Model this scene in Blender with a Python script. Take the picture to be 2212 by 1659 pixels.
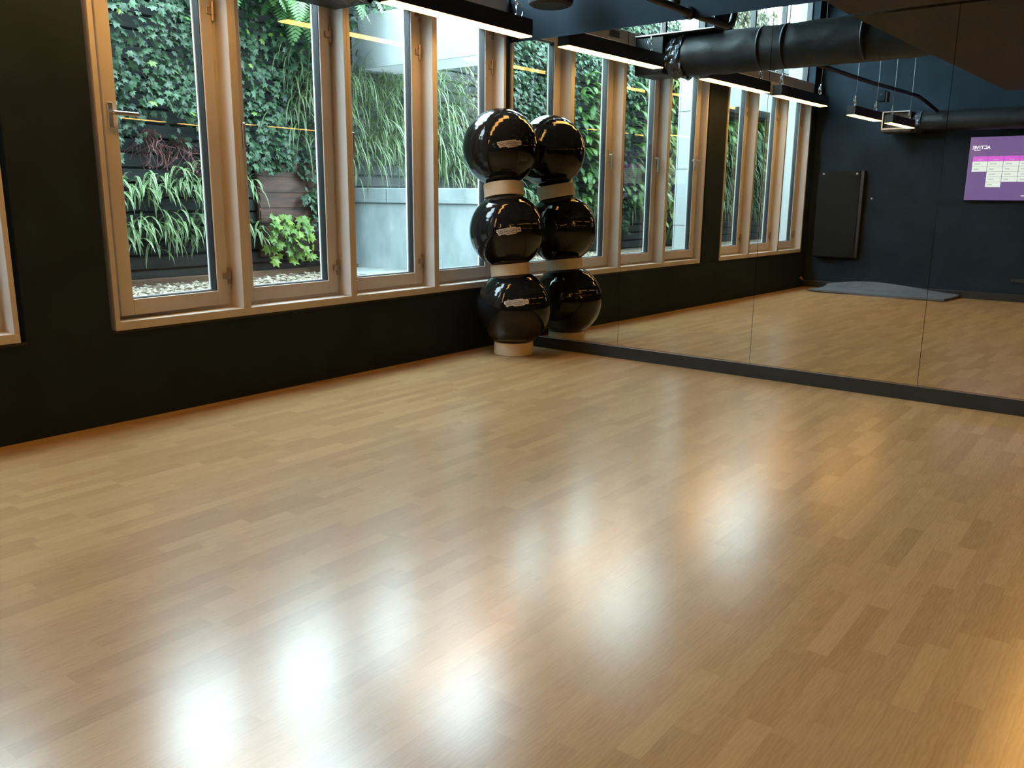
import bpy, math, random
from mathutils import Vector, Matrix, noise
R = random.Random(7)
for o in list(bpy.data.objects): bpy.data.objects.remove(o, do_unlink=True)
sc = bpy.context.scene
S = 1.3                      # metres per layout unit (one unit = camera height)
PHI = -0.0232                # the mirror wall is not quite square to the window wall

# ------------------------------------------------------------------ camera, sky, exposure
cam = bpy.data.objects.new('camera', bpy.data.cameras.new('camera'))
sc.collection.objects.link(cam); sc.camera = cam
cam.data.sensor_width = 36.0; cam.data.lens = 1829.64 / 2212 * 36.0
cam.data.clip_start = 0.05; cam.data.clip_end = 200
rt, up, fw = Vector((0.793448, 0.608577, 0.008594)), Vector((-0.137696, 0.165735, 0.97651)), Vector((-0.592858, 0.775993, -0.215301))
cam.matrix_world = Matrix(((rt.x, up.x, -fw.x, 3.6184*S), (rt.y, up.y, -fw.y, -4.6722*S), (rt.z, up.z, -fw.z, 1.0*S), (0, 0, 0, 1)))
w = bpy.data.worlds.new('overcast_sky'); sc.world = w; w.use_nodes = True
bg = w.node_tree.nodes['Background']; bg.inputs[0].default_value = (0.70, 0.90, 1.0, 1); bg.inputs[1].default_value = 26.0
sc.view_settings.view_transform = 'Standard'; sc.view_settings.look = 'None'
sc.view_settings.exposure = 0.30; sc.view_settings.gamma = 1.0; sc.view_settings.use_curve_mapping = False
LAMP = 20.0
cy = sc.cycles
cy.use_denoising = True; cy.use_adaptive_sampling = False
cy.max_bounces = 12; cy.glossy_bounces = 8; cy.transparent_max_bounces = 32; cy.diffuse_bounces = 5
cy.sample_clamp_indirect = 6.0; cy.blur_glossy = 0.0

# ------------------------------------------------------------------ materials
def mat(name, col, rough=0.6, metal=0.0, spec=0.5, emit=None, es=0.0, coat=0.0, sub=0.0):
    m = bpy.data.materials.new(name); m.use_nodes = True
    b = m.node_tree.nodes['Principled BSDF']
    b.inputs['Base Color'].default_value = (*col, 1); b.inputs['Roughness'].default_value = rough
    b.inputs['Metallic'].default_value = metal; b.inputs['Specular IOR Level'].default_value = spec
    b.inputs['Coat Weight'].default_value = coat; b.inputs['Coat Roughness'].default_value = 0.05
    if emit: b.inputs['Emission Color'].default_value = (*emit, 1); b.inputs['Emission Strength'].default_value = es
    return m
def nd(m, t, **k):
    n = m.node_tree.nodes.new(t)
    for a, v in k.items(): setattr(n, a, v)
    return n
def ln(m, a, b): m.node_tree.links.new(a, b)
def mathn(m, op, a, b=None, c=None):
    n = nd(m, 'ShaderNodeMath', operation=op)
    for i, v in enumerate((a, b, c)):
        if v is None: continue
        if isinstance(v, (int, float)): n.inputs[i].default_value = v
        else: ln(m, v, n.inputs[i])
    return n.outputs[0]
def vary(m, c1, c2, scale=6, detail=4, bump=0.0, bscale=80, stretch=(1, 1, 1), rough=None, dist=0.002):
    """noise-mixed base colour and fine bump on a principled material"""
    b = m.node_tree.nodes['Principled BSDF']
    tc = nd(m, 'ShaderNodeTexCoord'); mp = nd(m, 'ShaderNodeMapping'); mp.inputs['Scale'].default_value = stretch
    ln(m, tc.outputs['Object'], mp.inputs[0])
    n = nd(m, 'ShaderNodeTexNoise'); n.inputs['Scale'].default_value = scale; n.inputs['Detail'].default_value = detail
    ln(m, mp.outputs[0], n.inputs['Vector'])
    r = nd(m, 'ShaderNodeValToRGB'); r.color_ramp.elements[0].position = .35; r.color_ramp.elements[1].position = .65
    r.color_ramp.elements[0].color = (*c1, 1); r.color_ramp.elements[1].color = (*c2, 1)
    ln(m, n.outputs['Fac'], r.inputs[0]); ln(m, r.outputs[0], b.inputs['Base Color'])
    if bump:
        n2 = nd(m, 'ShaderNodeTexNoise'); n2.inputs['Scale'].default_value = bscale; n2.inputs['Detail'].default_value = 3
        ln(m, mp.outputs[0], n2.inputs['Vector'])
        bp = nd(m, 'ShaderNodeBump'); bp.inputs['Strength'].default_value = bump; bp.inputs['Distance'].default_value = dist
        ln(m, n2.outputs['Fac'], bp.inputs['Height']); ln(m, bp.outputs[0], b.inputs['Normal'])
    return m
M = {}
M['wall'] = vary(mat('dark_wall_paint', (.012, .021, .031), .7, spec=.10), (.0105, .0185, .0275), (.014, .0245, .036), 3, 4, .35, 220)
M['ceil'] = vary(mat('dark_ceiling_paint', (.03, .034, .038), .7), (.022, .025, .028), (.032, .036, .04), 2, 4, .2, 90)
M['frame'] = vary(mat('window_frame_paint', (.47, .45, .43), .42), (.45, .43, .41), (.49, .47, .45), 4, 3, .12, 500, dist=.0006)
M['lip'] = mat('aluminium_glazing_lip', (.75, .78, .8), .35)
M['gasket'] = mat('black_rubber_gasket', (.008, .009, .011), .5)
M['black'] = vary(mat('black_painted_metal', (.009, .009, .010), .5), (.007, .007, .008), (.011, .010, .010), 8, 3, .1, 150)
M['chrome'] = mat('polished_steel', (.8, .82, .84), .12, 1.0)
M['steel'] = mat('brushed_steel', (.55, .56, .57), .32, 1.0)
M['hinge'] = mat('bronze_grey_hinge', (.30, .25, .21), .3, .6)
M['diff'] = mat('warm_lamp_diffuser', (.9, .8, .6), .5, emit=(1, .48, .11), es=LAMP)
M['ball'] = mat('black_rubber_ball', (.008, .009, .011), .07, spec=.36)
M['ring'] = vary(mat('beige_felt_ring', (.60, .49, .34), .75), (.57, .47, .33), (.64, .53, .38), 12, 4, .3, 300)
M['labelw'] = mat('pale_printed_label', (.52, .50, .47), .35)
M['ink'] = mat('black_ink', (.01, .01, .01), .4)
M['kick'] = vary(mat('black_kickboard', (.014, .015, .016), .45), (.012, .013, .014), (.018, .018, .018), 5, 3, .1, 200)
M['duct'] = vary(mat('black_lagged_duct', (.009, .0105, .0125), .48, spec=.28), (.006, .007, .0085), (.013, .015, .018), 5, 5, .5, 14, dist=.01)
M['foil'] = vary(mat('crumpled_dark_foil', (.07, .08, .09), .28, .8), (.03, .035, .04), (.15, .17, .2), 9, 5, .8, 22, dist=.02)
M['mass'] = vary(mat('dark_brown_acoustic_board', (.03, .018, .010), .85), (.022, .013, .007), (.045, .027, .014), 30, 5, .4, 120)
M['mat'] = vary(mat('blue_grey_foam', (.09, .105, .135), .8), (.08, .095, .125), (.10, .12, .15), 8, 3, .2, 200)
M['board'] = vary(mat('garden_wall_board', (0.009, 0.012, 0.012), .8), (0.00525, 0.0075, 0.0075), (0.0165, 0.021, 0.0195), 3, 5, .3, 30, (1, 1, 9), dist=.01)
M['redboard'] = vary(mat('red_brown_board', (0.0525, 0.0188, 0.012), .75), (0.0338, 0.0135, 0.009), (0.075, 0.0285, 0.0165), 4, 5, .3, 30, (1, 1, 7), dist=.01)
M['plank'] = vary(mat('brown_edging_plank', (0.105, 0.0525, 0.0263), .75), (0.075, 0.0375, 0.021), (0.15, 0.075, 0.0375), 4, 5, .3, 40, (1, .2, 5), dist=.005)
M['concrete'] = vary(mat('white_concrete', (0.245, 0.258, 0.258), .8), (0.222, 0.241, 0.245), (0.266, 0.277, 0.277), 2, 6, .2, 30, dist=.004)
M['whitewall'] = vary(mat('white_cladding', (0.531, 0.56, 0.573), .7), (0.503, 0.539, 0.553), (0.56, 0.588, 0.602), 1.5, 5, .1, 20)
M['granite'] = vary(mat('grey_granite', (0.23, 0.266, 0.274), .75), (0.187, 0.223, 0.23), (0.288, 0.324, 0.331), 5, 7, .3, 60, (1, 1, .5), dist=.004)
M['pave'] = vary(mat('grey_paving', (0.202, 0.223, 0.223), .85), (0.158, 0.18, 0.18), (0.259, 0.274, 0.266), 6, 6, .3, 40)
M['soil'] = vary(mat('brown_soil', (0.045, 0.03, 0.0225), .95), (0.0225, 0.015, 0.0112), (0.12, 0.0825, 0.0525), 22, 5, .8, 40, dist=.02)
M['pebble'] = vary(mat('pale_pebbles', (0.178, 0.142, 0.099), .8), (0.0869, 0.0594, 0.0396), (0.309, 0.27, 0.198), 14, 2)
M['twig'] = mat('dark_red_twig', (.10, .035, .035), .8)
M['pipe'] = M['black']
M['tvcase'] = mat('black_tv_case', (.006, .006, .008), .25)
M['brass'] = mat('copper_fitting', (.45, .22, .08), .3, .9)

def glass_mat():
    m = bpy.data.materials.new('window_glass'); m.use_nodes = True; nt = m.node_tree; nt.nodes.clear()
    out = nd(m, 'ShaderNodeOutputMaterial'); mx = nd(m, 'ShaderNodeMixShader')
    tr = nd(m, 'ShaderNodeBsdfTransparent'); tr.inputs[0].default_value = (.94, .985, .985, 1)
    gl = nd(m, 'ShaderNodeBsdfGlossy'); gl.inputs['Roughness'].default_value = 0.0
    lw = nd(m, 'ShaderNodeLayerWeight'); lw.inputs['Blend'].default_value = .5
    fr = mathn(m, 'MULTIPLY_ADD', mathn(m, 'POWER', lw.outputs['Facing'], 5.0), .94, .055)      # Schlick reflectance, same from both sides
    ln(m, fr, mx.inputs[0]); ln(m, tr.outputs[0], mx.inputs[1]); ln(m, gl.outputs[0], mx.inputs[2]); ln(m, mx.outputs[0], out.inputs[0])
    return m
M['glass'] = glass_mat()
def mirror_mat():
    m = bpy.data.materials.new('silvered_mirror'); m.use_nodes = True; nt = m.node_tree; nt.nodes.clear()
    out = nd(m, 'ShaderNodeOutputMaterial'); gl = nd(m, 'ShaderNodeBsdfGlossy'); gl.inputs['Roughness'].default_value = 0.0
    gl.inputs['Color'].default_value = (.90, .94, .90, 1); ln(m, gl.outputs[0], out.inputs[0]); return m
M['mirror'] = mirror_mat()
def leaf_mat(name, ca, cb, stripe=None, trans=.35):
    """UV.y carries a per-leaf tint, UV.x runs across a blade (for variegated stripes)"""
    m = bpy.data.materials.new(name); m.use_nodes = True; nt = m.node_tree; nt.nodes.clear()
    out = nd(m, 'ShaderNodeOutputMaterial'); uv = nd(m, 'ShaderNodeUVMap'); sp = nd(m, 'ShaderNodeSeparateXYZ'); ln(m, uv.outputs[0], sp.inputs[0])
    mx = nd(m, 'ShaderNodeMixRGB'); mx.inputs[1].default_value = (*ca, 1); mx.inputs[2].default_value = (*cb, 1); ln(m, sp.outputs[1], mx.inputs[0])
    col = mx.outputs[0]
    if stripe:
        d = mathn(m, 'ABSOLUTE', mathn(m, 'SUBTRACT', sp.outputs[0], 0.5)); s = mathn(m, 'GREATER_THAN', d, .22)
        m2 = nd(m, 'ShaderNodeMixRGB'); ln(m, s, m2.inputs[0]); ln(m, col, m2.inputs[1]); m2.inputs[2].default_value = (*stripe, 1); col = m2.outputs[0]
    p = nd(m, 'ShaderNodeBsdfPrincipled'); p.inputs['Roughness'].default_value = .45; ln(m, col, p.inputs['Base Color'])
    t = nd(m, 'ShaderNodeBsdfTranslucent'); ln(m, col, t.inputs[0]); ms = nd(m, 'ShaderNodeMixShader'); ms.inputs[0].default_value = trans
    ln(m, p.outputs[0], ms.inputs[1]); ln(m, t.outputs[0], ms.inputs[2]); ln(m, ms.outputs[0], out.inputs[0]); return m
M['ivy'] = leaf_mat('ivy_leaf', (0.0105, 0.0345, 0.0165), (0.045, 0.109, 0.0435))
M['ivyb'] = leaf_mat('young_ivy_leaf', (0.0525, 0.143, 0.0225), (0.195, 0.3, 0.045))
M['grass'] = leaf_mat('variegated_sedge_blade', (0.0165, 0.0465, 0.012), (0.0562, 0.0975, 0.0263), (0.143, 0.188, 0.09))
M['tuft'] = leaf_mat('striped_lily_turf_blade', (0.0375, 0.112, 0.0225), (0.0675, 0.165, 0.0338), (0.285, 0.36, 0.195))
M['fern'] = leaf_mat('fern_frond', (0.03, 0.0975, 0.0225), (0.09, 0.21, 0.045))
M['bush'] = leaf_mat('feathery_leaf', (0.0263, 0.0825, 0.015), (0.0975, 0.203, 0.0375))
M['bigleaf'] = leaf_mat('yellow_green_leaf', (0.075, 0.135, 0.0225), (0.21, 0.255, 0.0525))
M['hedge'] = leaf_mat('brown_green_hedge_leaf', (0.03, 0.0338, 0.0135), (0.112, 0.0975, 0.045))

def floor_mat():
    m = mat('oak_strip_vinyl', (.5, .34, .2), .34, spec=1.0); b = m.node_tree.nodes['Principled BSDF']
    tc = nd(m, 'ShaderNodeTexCoord'); sp = nd(m, 'ShaderNodeSeparateXYZ'); ln(m, tc.outputs['Object'], sp.inputs[0])
    W, L = 0.068, 0.42
    row = mathn(m, 'FLOOR', mathn(m, 'DIVIDE', sp.outputs[0], W))
    wn = nd(m, 'ShaderNodeTexWhiteNoise', noise_dimensions='1D'); ln(m, row, wn.inputs['W'])
    yy = mathn(m, 'ADD', mathn(m, 'DIVIDE', sp.outputs[1], L), mathn(m, 'MULTIPLY_ADD', wn.outputs['Value'], 40.0, mathn(m, 'MULTIPLY', row, 61.7)))
    vo = nd(m, 'ShaderNodeTexVoronoi', voronoi_dimensions='1D', feature='F1'); vo.inputs['Scale'].default_value = 1.0; vo.inputs['Randomness'].default_value = .75
    ln(m, yy, vo.inputs['W'])
    sc3 = nd(m, 'ShaderNodeSeparateColor'); ln(m, vo.outputs['Color'], sc3.inputs[0])
    rnd, rnd2 = sc3.outputs[0], sc3.outputs[1]
    # grain: stretched noise, moved about per strip, plus cathedral figure
    gx = mathn(m, 'ADD', sp.outputs[0], mathn(m, 'MULTIPLY', rnd2, 30.0)); cmb = nd(m, 'ShaderNodeCombineXYZ')
    ln(m, gx, cmb.inputs[0]); ln(m, mathn(m, 'MULTIPLY', sp.outputs[1], .12), cmb.inputs[1]); ln(m, mathn(m, 'MULTIPLY', rnd, 9.0), cmb.inputs[2])
    g = nd(m, 'ShaderNodeTexNoise'); g.inputs['Scale'].default_value = 95; g.inputs['Detail'].default_value = 5; g.inputs['Distortion'].default_value = .3; ln(m, cmb.outputs[0], g.inputs['Vector'])
    c2 = nd(m, 'ShaderNodeCombineXYZ'); ln(m, gx, c2.inputs[0]); ln(m, mathn(m, 'MULTIPLY', sp.outputs[1], .35), c2.inputs[1]); ln(m, mathn(m, 'MULTIPLY', rnd, 7.0), c2.inputs[2])
    wv = nd(m, 'ShaderNodeTexWave', wave_type='RINGS', rings_direction='SPHERICAL'); wv.inputs['Scale'].default_value = 26; wv.inputs['Distortion'].default_value = 9; wv.inputs['Detail'].default_value = 3; wv.inputs['Detail Scale'].default_value = 1.2
    ln(m, c2.outputs[0], wv.inputs['Vector'])
    lo = nd(m, 'ShaderNodeTexNoise'); lo.inputs['Scale'].default_value = 9; ln(m, c2.outputs[0], lo.inputs['Vector'])
    ramp = nd(m, 'ShaderNodeValToRGB'); e = ramp.color_ramp.elements
    e[0].position = 0.0; e[0].color = (.255, .150, .066, 1); e[1].position = 1.0; e[1].color = (.41, .270, .130, 1)
    tone = mathn(m, 'ADD', mathn(m, 'MULTIPLY', rnd, .42), mathn(m, 'ADD', mathn(m, 'MULTIPLY', g.outputs['Fac'], .55), mathn(m, 'ADD', mathn(m, 'MULTIPLY', wv.outputs['Fac'], .16), mathn(m, 'MULTIPLY', lo.outputs['Fac'], .22))))
    ln(m, mathn(m, 'SUBTRACT', tone, .19), ramp.inputs[0])
    # thin dark joint between strips
    fx = mathn(m, 'FRACT', mathn(m, 'DIVIDE', sp.outputs[0], W)); jt = mathn(m, 'LESS_THAN', fx, .022)
    mj = nd(m, 'ShaderNodeMixRGB'); mj.inputs[2].default_value = (.25, .145, .075, 1); ln(m, mathn(m, 'MULTIPLY', jt, .55), mj.inputs[0]); ln(m, ramp.outputs[0], mj.inputs[1])
    # matt wood under a satin wear layer, reflectance rising towards grazing
    em = nd(m, 'ShaderNodeTexNoise'); em.inputs['Scale'].default_value = 210; em.inputs['Detail'].default_value = 2; ln(m, tc.outputs['Object'], em.inputs['Vector'])
    bp = nd(m, 'ShaderNodeBump'); bp.inputs['Strength'].default_value = .16; bp.inputs['Distance'].default_value = .0006; ln(m, em.outputs['Fac'], bp.inputs['Height'])
    df = nd(m, 'ShaderNodeBsdfDiffuse'); ln(m, mj.outputs[0], df.inputs[0])
    gl = nd(m, 'ShaderNodeBsdfGlossy'); gl.inputs['Roughness'].default_value = .225; ln(m, bp.outputs[0], gl.inputs['Normal'])
    lw = nd(m, 'ShaderNodeLayerWeight'); lw.inputs['Blend'].default_value = .5
    fac = mathn(m, 'MINIMUM', mathn(m, 'MULTIPLY_ADD', mathn(m, 'POWER', lw.outputs['Facing'], 3.3), .85, .065), .27)
    mx = nd(m, 'ShaderNodeMixShader'); ln(m, fac, mx.inputs[0]); ln(m, df.outputs[0], mx.inputs[1]); ln(m, gl.outputs[0], mx.inputs[2])
    ln(m, mx.outputs[0], m.node_tree.nodes['Material Output'].inputs[0]); m.node_tree.nodes.remove(b)
    return m
M['floor'] = floor_mat()

# ------------------------------------------------------------------ mesh helpers (layout units, scaled by S when built)
class MB:
    def __init__(s): s.v = []; s.f = []; s.uv = []
    def poly(s, pts, uv=None):
        i = len(s.v); s.v += [tuple(p) for p in pts]; s.f.append(tuple(range(i, i + len(pts)))); s.uv += (uv or [(0, 0)] * len(pts))
    def faces(s, pts, fs):
        i = len(s.v); s.v += [tuple(p) for p in pts]
        for f in fs: s.f.append(tuple(i + k for k in f)); s.uv += [(0, 0)] * len(f)
    def box(s, x0, x1, y0, y1, z0, z1, mx=None, bev=0.0):
        b = min(bev, (x1-x0)/2.01, (y1-y0)/2.01, (z1-z0)/2.01)
        if b <= 0:
            P = [(x, y, z) for z in (z0, z1) for y in (y0, y1) for x in (x0, x1)]
            F = [(0, 2, 3, 1), (4, 5, 7, 6), (0, 1, 5, 4), (2, 6, 7, 3), (0, 4, 6, 2), (1, 3, 7, 5)]
        else:   # chamfered box: each corner becomes three vertices
            P = []; idx = {}
            for iz, z in enumerate((z0, z1)):
                for iy, y in enumerate((y0, y1)):
                    for ix, x in enumerate((x0, x1)):
                        dx, dy, dz = (b if ix == 0 else -b), (b if iy == 0 else -b), (b if iz == 0 else -b)
                        idx[ix, iy, iz] = len(P); P += [(x, y+dy, z+dz), (x+dx, y, z+dz), (x+dx, y+dy, z)]
            g = lambda ix, iy, iz, k: idx[ix, iy, iz] + k
            F = []
            for k, (ax) in enumerate((0, 1, 2)):
                for s_ in (0, 1):
                    o = [a for a in (0, 1, 2) if a != ax]; q = []
                    for a, c in ((0, 0), (1, 0), (1, 1), (0, 1)):
                        t = [0, 0, 0]; t[ax] = s_; t[o[0]] = a; t[o[1]] = c; q.append(g(*t, ax))
                    F.append(tuple(q))
            for ax in (0, 1, 2):
                o = [a for a in (0, 1, 2) if a != ax]
                for a in (0, 1):
                    for c in (0, 1):
                        t0 = [0, 0, 0]; t0[o[0]] = a; t0[o[1]] = c; t1 = list(t0); t1[ax] = 1
                        F.append((g(*t0, o[0]), g(*t1, o[0]), g(*t1, o[1]), g(*t0, o[1])))
            for ix in (0, 1):
                for iy in (0, 1):
                    for iz in (0, 1): F.append((g(ix, iy, iz, 0), g(ix, iy, iz, 1), g(ix, iy, iz, 2)))
        if mx: P = [tuple(mx @ Vector(p)) for p in P]
        s.faces(P, F)
    def ring(s, y0, y1, z0, z1, wy, wz, x0, x1, bev=.002):
        """rectangular frame in the y-z plane"""
        s.box(x0, x1, y0, y0+wy, z0, z1, bev=bev); s.box(x0, x1, y1-wy, y1, z0, z1, bev=bev)
        s.box(x0, x1, y0+wy, y1-wy, z0, z0+wz, bev=bev); s.box(x0, x1, y0+wy, y1-wy, z1-wz, z1, bev=bev)
    def tube(s, pts, r, n=10, cap=True, closed=False):
        pts = [Vector(p) for p in pts]; N = len(pts); rings = []
        prev = None
        for i, p in enumerate(pts):
            if closed: t = (pts[(i+1) % N] - pts[i-1]).normalized()
            else: t = (pts[min(i+1, N-1)] - pts[max(i-1, 0)]).normalized()
            a = prev if prev is not None else (Vector((0, 0, 1)) if abs(t.z) < .9 else Vector((1, 0, 0)))
            a = (a - t * a.dot(t)).normalized(); prev = a; c = t.cross(a)
            rr = r[i] if isinstance(r, (list, tuple)) else r
            rings.append([p + (a*math.cos(k*2*math.pi/n) + c*math.sin(k*2*math.pi/n))*rr for k in range(n)])
        P = [q for rg in rings for q in rg]; F = []
        for i in range(N if closed else N-1):
            j = (i+1) % N
            for k in range(n): F.append((i*n+k, i*n+(k+1) % n, j*n+(k+1) % n, j*n+k))
        if cap and not closed: F += [tuple(range(n-1, -1, -1)), tuple((N-1)*n+k for k in range(n))]
        s.faces(P, F)
    def lathe(s, prof, c, n=48, axis=Vector((0, 0, 1)), capped=True):
        axis = axis.normalized(); a = axis.orthogonal().normalized(); b = axis.cross(a); c = Vector(c)
        P = [c + axis*z + (a*math.cos(k*2*math.pi/n) + b*math.sin(k*2*math.pi/n))*r for r, z in prof for k in range(n)]
        F = [(i*n+k, i*n+(k+1) % n, (i+1)*n+(k+1) % n, (i+1)*n+k) for i in range(len(prof)-1) for k in range(n)]
        if capped: F += [tuple(range(n-1, -1, -1)), tuple((len(prof)-1)*n+k for k in range(n))]
        s.faces(P, F)
    def build(s, name, m, parent=None, smooth=False, origin=None):
        me = bpy.data.meshes.new(name)
        o = Vector((0, 0, 0)) if origin is None else Vector(origin)*S
        me.from_pydata([tuple(Vector(p)*S - o) for p in s.v], [], s.f); 
        uvl = me.uv_layers.new(name='uv')
        flat = [c for u in s.uv for c in u]
        if len(flat) == len(uvl.data)*2: uvl.data.foreach_set('uv', flat)
        me.materials.append(m)
        if smooth: me.polygons.foreach_set('use_smooth', [True]*len(me.polygons))
        me.update(); ob = bpy.data.objects.new(name, me); sc.collection.objects.link(ob)
        ob.location = o
        if parent is not None:
            ob.parent = parent; ob.matrix_parent_inverse = Matrix.Identity(4); ob.location = o - parent_world(parent)
        return ob
def parent_world(p):
    t = Vector((0, 0, 0))
    while p is not None: t += p.location; p = p.parent
    return t
def tag(o, label=None, cat=None, group=None, kind=None):
    if label: o['label'] = label
    if cat: o['category'] = cat
    if group: o['group'] = group
    if kind: o['kind'] = kind
    return o
def empty(name, loc=(0, 0, 0), **k):
    o = bpy.data.objects.new(name, None); sc.collection.objects.link(o); o.location = Vector(loc)*S; o.empty_display_size = .1
    return tag(o, **k)
def copy_tree(o, parent=None):
    c = o.copy(); sc.collection.objects.link(c); c.parent = parent
    for ch in list(o.children): copy_tree(ch, c)
    return c
WD = Vector((math.cos(PHI), math.sin(PHI), 0)); WN = Vector((-math.sin(PHI), math.cos(PHI), 0))
WM = Matrix(((WD.x, WN.x, 0, 0), (WD.y, WN.y, 0, 0), (0, 0, 1, 0), (0, 0, 0, 1)))   # mirror-wall frame: x along, y into the wall

# ------------------------------------------------------------------ the room shell
YB, XR, ZC = -5.41, 8.6, 3.35
ZS, ZI, ZH, ZT, ZU = .409, .448, 2.172, 2.264, 3.22     # frame bottom, sill top, head, transom top, upper window top
b = MB(); b.box(0, XR, YB, .02, -.05, 0); tag(b.build('floor', M['floor']), kind='structure')
b = MB(); b.box(-.3, XR, YB-.2, .2, ZC, ZC+.15); tag(b.build('ceiling', M['ceil']), kind='structure')
b = MB()
b.box(-.150, 0, YB, .02, -.05, ZS-.001)                      # below the sills
b.box(-.150, 0, -3.176, -2.824, ZS, ZU)                      # pier between the two window groups
b.box(-.150, 0, YB, -5.257, ZS, ZU); b.box(-.150, 0, -.006, .02, ZS, ZU)
b.box(-.150, 0, YB, .02, ZU, ZC)
tag(b.build('wall_left', M['wall']), kind='structure')
b = MB(); b.box(-.3, XR, YB-.2, YB, -.05, ZC); tag(b.build('wall_back', M['wall']), kind='structure')
b = MB(); b.box(XR, XR+.2, YB, .02, -.05, ZC); tag(b.build('wall_right', M['wall']), kind='structure')
b = MB(); b.box(-.001, 8.7, .006, .22, -.05, ZC, WM); tag(b.build('wall_front', M['wall']), kind='structure')
b = MB(); b.box(.004, 8.6, -.010, .005, 0, .0755, WM, bev=.002); tag(b.build('baseboard_front', M['kick']), kind='structure')
b = MB(); b.box(.004, 8.6, -.004, .005, .0757, .080, WM); tag(b.build('trim_1', M['chrome']), kind='structure')
b = MB(); b.box(.002, XR-.002, YB+.001, YB+.014, 0, .075, bev=.003); tag(b.build('baseboard_back', M['kick']), kind='structure')
b = MB(); b.box(-.02, 0.004, -2.823, -.007, ZS-.010, ZS-.002); b.box(-.02, .004, -5.256, -3.177, ZS-.010, ZS-.002)
tag(b.build('trim_2', M['black']), kind='structure')

# mirror panels
seams = [.006, .9106, 1.798, 2.698, 3.60, 4.50, 5.40, 6.30, 7.20]
where = ['mirror panel nearest the windows, reflecting the ball stack', 'second mirror panel from the windows, behind the bare floor', 'third mirror panel, showing the dark mat and the long duct',
         'fourth mirror panel, at the right edge with the purple screen', 'fifth mirror panel from the windows, just past the right edge', 'sixth mirror panel from the windows, past the right edge',
         'seventh mirror panel from the windows, near the far end', 'last mirror panel, farthest from the windows']
for i in range(len(seams)-1):
    b = MB(); b.box(seams[i]+.0012, seams[i+1]-.0012, 0, .0045, .081, 1.987, WM)
    o = b.build('mirror_panel', M['mirror'])
    tag(o, where[i], 'mirror', 'mirror panels along the wall')

# ------------------------------------------------------------------ windows
def hinge_mb(x, y, z, sgn):
    k = MB()
    k.lathe([(.0, -.042), (.0085, -.042), (.0085, -.017), (0, -.017)], (x+.006, y, z), 14, capped=False)
    k.lathe([(.0, .017), (.0085, .017), (.0085, .042), (0, .042)], (x+.006, y, z), 14, capped=False)
    k.lathe([(.0, -.016), (.010, -.016), (.010, .016), (0, .016)], (x+.006, y, z), 14, capped=False)
    y0, y1 = (y-.034*sgn, y) if sgn > 0 else (y, y-.034*sgn)
    k.box(x-.001, x+.012, y0, y1, z-.016, z+.016, bev=.002)
    return k
def handle_mb(x, y, z, ang):
    k = MB(); k.box(x, x+.008, y-.013, y+.013, z-.062, z+.045, bev=.003)
    k.lathe([(.0, 0), (.008, 0), (.007, .035), (0, .035)], (x+.006, y, z), 14, Vector((1, 0, 0)), False)
    mx = Matrix.Translation((x+.036, y, z)) @ Matrix.Rotation(ang, 4, 'X')
    k.box(-.007, .007, -.008, .115, -.009, .009, mx, bev=.004)
    return k
nwin = [0]
def window(y0, y1, hinge_right, opened=0.0, hang=0.0, end0=False, end1=False):
    """one casement bay: fixed frame between y0..y1 (clear opening), sash, glass, hinges, handle"""
    nwin[0] += 1
    W = tag(empty('window_%d' % nwin[0], (0, y0, ZI)), kind='structure')
    m0 = .0215 if not end0 else .0; f = MB()
    a, c = y0 - .0215, y1 + .0215
    f.box(-.10, 0, a, c, ZS, ZI, bev=.0015); f.box(-.145, -.10, a, c, ZS, ZI-.004)
    f.box(-.145, 0, a, y0, ZI, ZH, bev=.0015); f.box(-.145, 0, y1, c, ZI, ZH, bev=.0015)
    f.box(-.145, 0, a, c, ZH, ZT, bev=.0015)
    f.ring(y0, y1, ZI, ZH, .022, .018, -.145, -.099, .001)
    f.build('window_frame', M['frame'], W)
    # sash: built about its hinge line so that it can stand ajar
    hy = y1 - .02 if hinge_right else y0 + .02
    sw = (y1 - y0) - (.054 if opened else .044)
    lo, hi = (hy - sw - .002 + .0, hy) if hinge_right else (hy, hy + sw + .002)
    H = Vector((-.094, hy, 0)); rot = Matrix.Translation(H) @ Matrix.Rotation(opened if hinge_right else -opened, 4, 'Z') @ Matrix.Translation(-H)
    def T(k): k.v = [tuple(rot @ Vector(p)) for p in k.v]; return k
    z0, z1 = ZI + .016, ZH - .016
    k = MB(); k.ring(lo, hi, z0, z1, .064, .072, -.14, -.090, .0025); sash = T(k).build('sash', M['frame'], W)
    k = MB(); k.ring(lo+.0635, hi-.0635, z0+.0715, z1-.0715, .004, .004, -.137, -.099, 0); T(k).build('gasket', M['gasket'], sash)
    k = MB(); k.ring(lo+.063, hi-.063, z0+.071, z1-.071, .0075, .006, -.150, -.1405, 0); k.ring(lo-.001, hi+.001, z0-.002, z1+.002, .012, .012, -.150, -.141, 0); T(k).build('glazing_lip', M['lip'], sash)
    k = MB(); k.box(-.124, -.121, lo+.066, hi-.066, z0+.074, z1-.074); T(k).build('glass', M['glass'], sash)
    hz = (.606, 1.838, 2.05)
    for z in hz: hinge_mb(-.092, hy+(.002 if hinge_right else -.002), z, 1 if hinge_right else -1).build('hinge', M['hinge'], W, smooth=False)
    py = lo + .028 if hinge_right else hi - .028
    T(handle_mb(-.089, py, 1.337, 0.0 if opened else -math.pi/2)).build('handle', M['steel'], sash)
    return W
bays = [(-2.780, -2.142), (-2.099, -1.433), (-1.390, -.742), (-.699, -.050)]
for i, (a, c) in enumerate(bays): window(a, c, True, opened=math.radians(4.0) if i == 0 else 0)
for a, c in [(-5.213, -4.594), (-4.562, -3.860), (-3.829, -3.220)]: window(a, c, False)
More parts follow.
